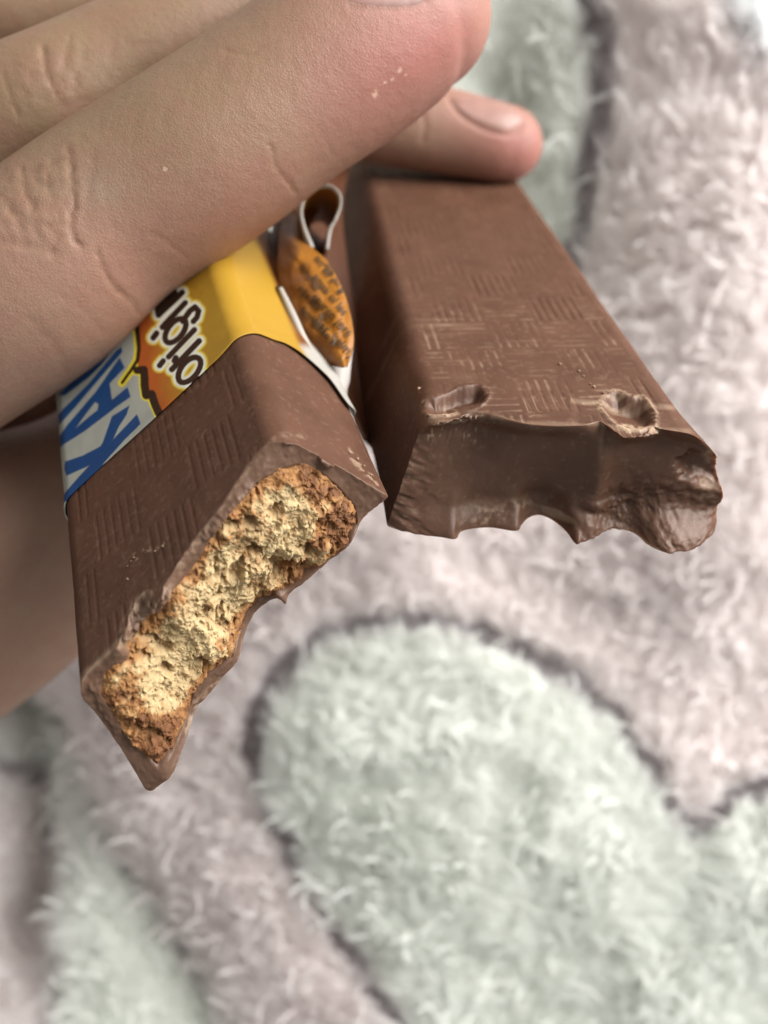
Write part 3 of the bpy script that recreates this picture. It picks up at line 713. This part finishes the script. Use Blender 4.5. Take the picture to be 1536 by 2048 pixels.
flapP, fP = patch("wrapper_flap",
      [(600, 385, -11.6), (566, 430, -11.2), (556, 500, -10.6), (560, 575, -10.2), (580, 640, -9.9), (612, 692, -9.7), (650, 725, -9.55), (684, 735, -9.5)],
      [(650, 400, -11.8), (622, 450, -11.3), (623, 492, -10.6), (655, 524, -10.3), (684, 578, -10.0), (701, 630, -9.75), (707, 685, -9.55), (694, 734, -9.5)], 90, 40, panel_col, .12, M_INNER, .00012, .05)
# narrow white turned-over edge beside the flap
patch("white_edge", [(556, 578, -10.1), (575, 632, -9.85), (604, 688, -9.62), (640, 722, -9.5)], [(563, 575, -10.06), (589, 624, -9.8), (616, 682, -9.6), (644, 722, -9.48)], 40, 8,
      lambda p, t: np.tile(srgb(176, 170, 160), (len(p), 1)), .05, M_INNER)
# dark strip painting the shadow line beside the turned edge
patch("rim_shade", [(553, 574, -10.1), (571, 634, -9.84), (600, 691, -9.6), (638, 725, -9.48)], [(558, 572, -10.08), (577, 631, -9.82), (606, 687, -9.58), (642, 722, -9.46)], 40, 5,
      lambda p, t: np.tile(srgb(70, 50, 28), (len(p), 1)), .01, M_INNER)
# white web between the bars
patch("white_web", [(612, 700, -9.75), (640, 745, -9.62), (668, 780, -9.5), (690, 822, -9.35), (725, 900, -9.05)], [(706, 690, -9.9), (702, 722, -9.8), (698, 760, -9.7), (694, 800, -9.55), (728, 900, -9.1)], 40, 14,
      lambda p, t: np.tile(srgb(180, 172, 166), (len(p), 1)), .05, M_INNER)
# curled loop of the flap: a band swept away from the camera
def curl():
    c = spline([(618, 500), (606, 455), (602, 420), (612, 390), (636, 374), (660, 372), (678, 388), (680, 412), (670, 440), (660, 460), (654, 500)], 70)
    z = np.linspace(-10.6, -10.75, 70); n = 24; P = []; cc = []
    d = A([-.12, .10, -1.0])
    for k in range(n):
        f = k / (n - 1); Q = unp(c[:, 0], c[:, 1], z) + d * f * 1.5
        cen = Q.mean(0); Q = cen + (Q - cen) * (1 - .25 * f)
        P.append(Q); cc.append(np.tile(srgb(190, 184, 176) if f < .03 else srgb(150, 100, 36), (70, 1)))
    P = np.vstack(P)
    o = mesh_obj("curled_flap", P, grid_faces(n, 70), M_INNER, wrap, {'col': np.vstack(cc)})
    md = o.modifiers.new("thickness", 'SOLIDIFY'); md.thickness = .0004; md.offset = 0
    # white paper rim of the curl
    w = spline([(624, 496, -10.58), (608, 455, -10.6), (602, 420, -10.6), (612, 390, -10.6), (636, 373, -10.62), (660, 371, -10.64), (679, 388, -10.66), (681, 412, -10.68), (670, 440, -10.7)], 60)
    Pc = unp(w[:, 0], w[:, 1], w[:, 2]); t = np.gradient(Pc, axis=0); t /= np.linalg.norm(t, axis=1)[:, None]
    s = np.cross(t, A([0, 0, 1.])); s /= np.linalg.norm(s, axis=1)[:, None]
    wd = np.interp(np.arange(60), [0, 18, 30, 59], [.030, .018, .014, .009])[:, None]
    ring_ = [Pc + s * wd * math.cos(a) + A([0, 0, 1.]) * .02 * math.sin(a) for a in np.linspace(0, 2 * np.pi, 9)[:-1]]
    V = np.stack(ring_, 1).reshape(-1, 3)
    mesh_obj("curl_rim", V, grid_faces(60, 8, True), M_INNER, wrap, {'col': np.tile(srgb(190, 184, 176), (len(V), 1))})
curl()
# added wrapper sheet closing the gap between the bars, dark brown for shade
patch("dark_gap_sheet", [(590, 240, -13.2), (560, 380, -12.2), (545, 470, -11.2), (560, 570, -10.6), (610, 660, -10.2), (680, 780, -9.9), (730, 880, -9.5)], [(735, 240, -15.0), (700, 330, -13.8), (684, 420, -13.0), (694, 520, -12.2), (710, 620, -11.6), (720, 720, -11.0), (738, 820, -10.4), (750, 900, -9.9)], 60, 20,
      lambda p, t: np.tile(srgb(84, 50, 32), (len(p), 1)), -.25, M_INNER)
# small print on the flap
M_INK = plain("dark_ink", tuple(srgb(58, 40, 16)), .6)
def small_print():
    bpy.context.view_layer.update()
    G = fP.reshape(90, 40, 3); F = grid_faces(90, 40)
    bvh = BVHTree.FromPolygons([tuple(p) for p in fP], [tuple(map(int, f)) for f in F])
    lines = [("ugar, helmj", 622, 640, 24, 44), ("aturen jord", 622, 596, 24, 47), ("smak ol lec", 624, 556, 22, 51), ("on ell c 18", 628, 518, 21, 56), ("fett kakao m", 600, 622, 20, 47), ("olja salt sp", 596, 578, 20, 51), ("innehall", 600, 535, 19, 56), ("bast fore", 648, 528, 19, 60)]
    V, Fc = [], []
    for s, x, y, size, ang in lines:
        cu = bpy.data.curves.new("ink_text", 'FONT'); cu.body = s; cu.size = size; cu.offset = .35; cu.resolution_u = 3
        ob = bpy.data.objects.new("ink_text", cu); COL.objects.link(ob); bpy.context.view_layer.update()
        me = ob.evaluated_get(bpy.context.evaluated_depsgraph_get()).to_mesh()
        me.calc_loop_triangles(); co = A([v.co[:2] for v in me.vertices]); tri = [tuple(t.vertices) for t in me.loop_triangles]
        c_, s_ = math.cos(R(ang)), math.sin(R(ang)); hits = {}
        for k, (tx, ty) in enumerate(co):
            qx = x + tx * c_ + ty * s_; qy = y + tx * s_ - ty * c_
            d = Vector(((qx - CX) / FPX, (CY - qy) / FPX, -1)).normalized()
            h = bvh.ray_cast(Vector((0, 0, 0)), d)
            if h[0] is not None: hits[k] = h[0] - d * .02 + (h[1] if h[1].dot(d) < 0 else -h[1]) * .014
        idm = {}
        for t in tri:
            if all(k in hits for k in t):
                for k in t:
                    if k not in idm: idm[k] = len(V); V.append(tuple(hits[k]))
                Fc.append([idm[k] for k in t])
        ob.to_mesh_clear(); bpy.data.objects.remove(ob); bpy.data.curves.remove(cu)
    mesh_obj("small_print", A(V), A(Fc), M_INK, wrap, smooth=False)
small_print()

# ------------------------------------------------------------------ hand
def tube(path, n=60, m=40, cap=True, squash=1.0):
    """path rows: px, py, z(cm), radius(px). Returns verts/faces of a closed tapered tube."""
    p = spline(path, n); C = unp(p[:, 0], p[:, 1], p[:, 2]); r = p[:, 3] * -p[:, 2] / FPX
    T = np.gradient(C, axis=0); T /= np.linalg.norm(T, axis=1)[:, None]
    up = A([0, 0, 1.]); S = np.cross(T, up); S /= np.linalg.norm(S, axis=1)[:, None]; U = np.cross(S, T)
    an = np.linspace(0, 2 * np.pi, m, endpoint=False)
    rings = [C[:, None] + r[:, None, None] * (np.cos(an)[None, :, None] * S[:, None] + squash * np.sin(an)[None, :, None] * U[:, None])]
    V = rings[0]
    def capr(c, t, s, u, r0, sign):
        out = []
        for f in np.linspace(0, 1, 12)[1:]:
            ph = f * np.pi / 2 * .995
            out.append(c + sign * t * r0 * math.sin(ph) + r0 * math.cos(ph) * (np.cos(an)[:, None] * s + squash * np.sin(an)[:, None] * u))
        return out
    end = capr(C[-1], T[-1], S[-1], U[-1], r[-1], 1); st = capr(C[0], T[0], S[0], U[0], r[0], -1)[::-1]
    V = np.concatenate([A(st), V, A(end)], 0); nr = len(V); V = V.reshape(-1, 3)
    F = grid_faces(nr, m, True); ce = len(V)
    V = np.vstack([V, V[:m].mean(0), V[-m:].mean(0)])
    k = np.arange(m)
    tri = [(k_, (k_ + 1) % m, ce, ce) for k_ in k] + [((nr - 1) * m + (k_ + 1) % m, (nr - 1) * m + k_, ce + 1, ce + 1) for k_ in k]
    return V, [tuple(f) for f in F] + [t[:3] for t in tri]
FING = dict(
  D=[(-420, 800, -9.9, 250), (-260, 730, -9.8, 240), (-120, 655, -9.65, 226), (60, 560, -9.55, 207), (220, 432, -9.55, 188), (400, 318, -9.55, 186), (560, 205, -9.6, 178), (700, 108, -9.7, 180), (800, 45, -9.8, 166), (832, 28, -9.85, 152)],
  A=[(-420, 420, -10.4, 190), (-220, 330, -10.2, 165), (-80, 285, -10.05, 142), (60, 215, -9.95, 128), (140, 178, -10.0, 124), (240, 128, -10.1, 118), (380, 62, -10.2, 112), (520, -10, -10.4, 105), (640, -78, -10.6, 96), (700, -110, -10.7, 84)],
  C=[(-420, 200, -11.4, 160), (-200, 110, -11.2, 130), (-60, 40, -11.1, 112), (60, 5, -11.1, 100), (170, -50, -11.2, 92), (290, -130, -11.4, 84)],
  E=[(-100, 330, -12.8, 120), (200, 240, -13.3, 105), (450, 210, -13.5, 98), (650, 215, -13.6, 92), (780, 243, -13.65, 87), (900, 266, -13.7, 82), (980, 282, -13.7, 77), (1012, 288, -13.75, 74)],
  F=[(-420, 1180, -11.6, 300), (-240, 1235, -11.6, 290), (-80, 1175, -11.7, 262), (70, 1075, -11.9, 232), (160, 1010, -12.1, 200), (230, 950, -12.5, 170)],
  W=[(-420, 940, -12.2, 230), (-220, 930, -12.4, 200), (-40, 905, -12.8, 165), (90, 870, -13.3, 130), (190, 840, -13.6, 110)],
)
def build_hand():
    V, F = [], []; off = 0
    for k, p in FING.items():
        v, f = tube(p, squash={'D': .9, 'A': .9, 'C': .9, 'E': .85, 'F': .75, 'W': .7}[k])
        V.append(v); F += [tuple(int(i) + off for i in q) for q in f]; off += len(v)
    # palm and back of the hand, out of the frame to the left
    v, f = tube([(-380, 230, -11.5, 230), (-470, 480, -11.2, 300), (-520, 760, -11.2, 330), (-480, 1050, -11.6, 320), (-420, 1230, -11.8, 270)], squash=.6); V.append(v); F += [tuple(int(i) + off for i in q) for q in f]; off += len(v)
    v, f = tube([(-420, 700, -11.3, 330), (-900, 850, -11.5, 320), (-1500, 1050, -12, 270), (-2100, 1250, -12.4, 260)], squash=.75); V.append(v); F += [tuple(int(i) + off for i in q) for q in f]; off += len(v)
    me = bpy.data.meshes.new("hand_raw"); me.from_pydata([tuple(p) for p in np.vstack(V)], [], F)   # kept in cm while sculpting
    ob = bpy.data.objects.new("hand_raw", me); COL.objects.link(ob)
    md = ob.modifiers.new("r", 'REMESH'); md.mode = 'VOXEL'; md.voxel_size = .05; md.use_smooth_shade = True
    md = ob.modifiers.new("s", 'SMOOTH'); md.factor = .6; md.iterations = 7
    md = ob.modifiers.new("sub", 'SUBSURF'); md.levels = 1; md.render_levels = 1
    bpy.context.view_layer.update()
    ev = ob.evaluated_get(bpy.context.evaluated_depsgraph_get()); m2 = ev.to_mesh()
    n = len(m2.vertices); co = np.empty(n * 3, np.float32); m2.vertices.foreach_get("co", co); co = co.reshape(-1, 3).astype(float)
    no = np.empty(n * 3, np.float32); m2.vertex_normals.foreach_get("vector", no); no = no.reshape(-1, 3).astype(float)
    fv = np.empty(len(m2.polygons) * 4, np.int32); m2.loops.foreach_get("vertex_index", fv); fv = fv.reshape(-1, 4)
    ev.to_mesh_clear(); bpy.data.objects.remove(ob); bpy.data.meshes.remove(me)
    px = prj(co); z = co[:, 2]
    view = -co / np.linalg.norm(co, axis=1)[:, None]; fac = (no * view).sum(1)
    vis = sm(.05, .35, fac); near = z > -11.5
    d = np.zeros(n)
    CR = [  # polyline, width px, depth cm, only near fingers
      ([(138, 300), (142, 340), (147, 400), (143, 440), (150, 480), (162, 492)], 5, .045), ([(44, 340), (50, 380), (66, 418)], 5, .03), ([(4, 392), (26, 428), (42, 450)], 5, .03),
      ([(98, 350), (96, 385), (104, 410)], 5, .014), ([(60, 345), (90, 335), (125, 318)], 5, .016), ([(0, 482), (60, 490), (112, 508)], 7, .016), ([(96, 452), (114, 478), (104, 505)], 6, .018),
      ([(190, 300), (185, 350), (172, 400), (172, 440)], 8, .012), ([(30, 420), (60, 440), (100, 450)], 5, .012), ([(20, 360), (28, 385), (20, 420)], 5, .012), ([(70, 440), (75, 470), (95, 490)], 5, .01),
      ([(84, 98), (92, 135), (104, 168), (114, 186)], 4.5, .032), ([(8, 150), (22, 195), (38, 232)], 4.5, .022), ([(168, 105), (158, 140), (150, 178)], 5, .018), ([(142, 72), (134, 100), (130, 120)], 4.5, .015),
      ([(112, 190), (135, 210), (175, 195)], 6, .012), ([(42, 130), (58, 145), (66, 165)], 5, .01), ([(225, 90), (222, 130), (215, 160)], 6, .008), ([(262, 88), (320, 88)], 5, .008),
      ([(196, 505), (208, 540), (228, 572), (262, 602), (275, 625)], 4.5, .028), ([(120, 590), (170, 620), (200, 660)], 6, .008), ([(540, 290), (549, 328), (572, 358), (592, 384)], 4, .022), ([(300, 462), (335, 485), (372, 518)], 4, .010), ([(232, 452), (262, 480)], 5, .006),
      ([(60, 640), (110, 690), (130, 740)], 7, .01), ([(700, 12), (750, 17), (800, 15), (850, 4)], 4, .02), ([(452, 100), (500, 108), (525, 95)], 4, .014), ([(640, 250), (660, 300), (690, 330)], 5, .006)]
    m = near & (fac > 0)
    idx = np.where(m)[0]; pxm = px[idx]; wob = 3.0 * np.stack([vn(np.c_[pxm / 13, pxm[:, :1] * 0], 1), vn(np.c_[pxm / 13, pxm[:, :1] * 0], 2)], 1)
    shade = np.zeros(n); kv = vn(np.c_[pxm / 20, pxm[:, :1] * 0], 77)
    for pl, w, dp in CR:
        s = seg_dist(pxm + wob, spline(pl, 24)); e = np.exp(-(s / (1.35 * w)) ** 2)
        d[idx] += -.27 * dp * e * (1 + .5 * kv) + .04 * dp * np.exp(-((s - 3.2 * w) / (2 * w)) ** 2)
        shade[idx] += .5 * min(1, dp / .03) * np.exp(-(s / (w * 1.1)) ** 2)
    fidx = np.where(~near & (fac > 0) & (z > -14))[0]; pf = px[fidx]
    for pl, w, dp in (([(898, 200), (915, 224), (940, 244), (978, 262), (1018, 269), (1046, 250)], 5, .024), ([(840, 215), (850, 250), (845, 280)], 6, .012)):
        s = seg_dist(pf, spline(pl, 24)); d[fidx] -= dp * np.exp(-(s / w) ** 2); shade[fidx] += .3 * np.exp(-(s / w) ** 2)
    # fine radial skin folds between the two upper fingers, and knuckle texture
    fold = vn(np.c_[(pxm[:, 0] + .3 * pxm[:, 1]) / 9, pxm[:, 1] / 60, pxm[:, 0] * 0], 9)
    d[idx] += .0015 * fold * sm(90, 20, seg_dist(pxm, [(250, 250), (400, 185), (520, 130)]))
    kn = fbm(np.c_[pxm / 22, pxm[:, :1] * 0], 3, 6)
    d[idx] += .006 * kn * sm(130, 50, np.hypot(pxm[:, 0] - 70, pxm[:, 1] - 410)) + .005 * kn * sm(110, 40, np.hypot(pxm[:, 0] - 90, pxm[:, 1] - 150))
    d += .010 * fbm(co * 1.1, 3, 13)
    # dip under the far nail
    co = co + no * (d * vis)[:, None]
    # colour
    base = srgb(154, 123, 104); c = np.tile(base, (n, 1)); red = srgb(164, 100, 93); olive = srgb(136, 113, 86); pinkk = srgb(160, 110, 94)
    def mixc(c, k, col): return c * (1 - k[:, None]) + col * k[:, None]
    blob = lambda x, y, r: np.exp(-((px[:, 0] - x) ** 2 + (px[:, 1] - y) ** 2) / r ** 2)
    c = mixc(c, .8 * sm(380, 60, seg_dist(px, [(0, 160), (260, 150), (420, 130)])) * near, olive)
    c = mixc(c, (.75 * blob(880, 60, 150) + .45 * blob(720, 170, 150)).clip(0, 1) * near, red)
    c = mixc(c, (.4 * blob(480, 440, 160) + .35 * blob(250, 560, 130)) * near, pinkk)
    c = mixc(c, (.8 * blob(1050, 300, 95) + .35 * blob(930, 210, 70)) * (~near), red)
    c = mixc(c, (.7 * blob(70, 960, 130)) * (~near), srgb(140, 62, 50))  # dark red tint painted in for the shaded part of the lower hand
    c = mixc(c, .25 * blob(195, 370, 60) * near, srgb(150, 140, 128))
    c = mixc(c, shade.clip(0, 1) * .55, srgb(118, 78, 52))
    for (x, y, r) in ((750, 190, 5), (752, 182, 3), (330, 338, 4), (800, 142, 5), (786, 158, 3), (770, 165, 2.5), (812, 150, 3)):
        k = sm(1.3, .7, np.hypot(px[:, 0] - x, px[:, 1] - y) / r + .3 * vn(np.c_[px / 3, px[:, :1] * 0], 3)) * near * .6; c = mixc(c, k, srgb(240, 205, 180))
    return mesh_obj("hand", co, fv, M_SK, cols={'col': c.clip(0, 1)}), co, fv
hand, hco, hfv = build_hand()
tag(hand, "hand reaching in from the upper left with curled fingers, gripping both chocolate bars", "hand")

M_NAIL, nt, p = new_mat("fingernail"); v = coord_cm(nt)
nt.links.new(mix(nt, ramp(nt, noise(nt, v, 5, 2), [(.4, 0), (.7, 1)]), srgb(150, 112, 102), srgb(160, 122, 110)), p.inputs['Base Color']); p.inputs['Roughness'].default_value = .42
p.inputs['Subsurface Weight'].default_value = .3; p.inputs['Subsurface Radius'].default_value = (.001, .0006, .0004); p.inputs['Subsurface Scale'].default_value = 1
def nail(hi, lo, n=44, m=16):
    """nail plate lying on the fingertip between two traced rims"""
    bvh = hand_bvh; a, b = spline(hi, n), spline(lo, n); V = np.zeros((m, n, 3)); ok = np.ones((m, n), bool)
    for j, f in enumerate(np.linspace(0, 1, m)):
        for k in range(n):
            q = a[k] * (1 - f) + b[k] * f; d = Vector(((q[0] - CX) / FPX, (CY - q[1]) / FPX, -1)).normalized()
            h = bvh.ray_cast(Vector((0, 0, 0)), d)
            if h[0] is None: ok[j, k] = False; continue
            nn = h[1] if h[1].dot(d) < 0 else -h[1]
            e = min(1, 5 * f, 5 * (1 - f), 6 * k / (n - 1), 6 * (1 - k / (n - 1)))
            V[j, k] = h[0] + nn * (-.004 + .013 * e ** .5)
    Fq = grid_faces(m, n); Fq = Fq[ok.ravel()[Fq].all(1)]
    used = np.unique(Fq); mp = np.zeros(m * n, int); mp[used] = np.arange(len(used))
    return mesh_obj("fingernail", V.reshape(-1, 3)[used], mp[Fq], M_NAIL, hand)
hand_bvh = BVHTree.FromPolygons([tuple(p) for p in hco], [tuple(map(int, f)) for f in hfv])
nail([(906, 193), (940, 190), (985, 194), (1020, 206), (1046, 226)], [(910, 212), (935, 236), (975, 256), (1015, 263), (1046, 240)])
nail([(690, -55), (740, -75), (790, -80), (840, -70), (870, -45)], [(692, 2), (730, 12), (780, 16), (830, 11), (868, -6)])
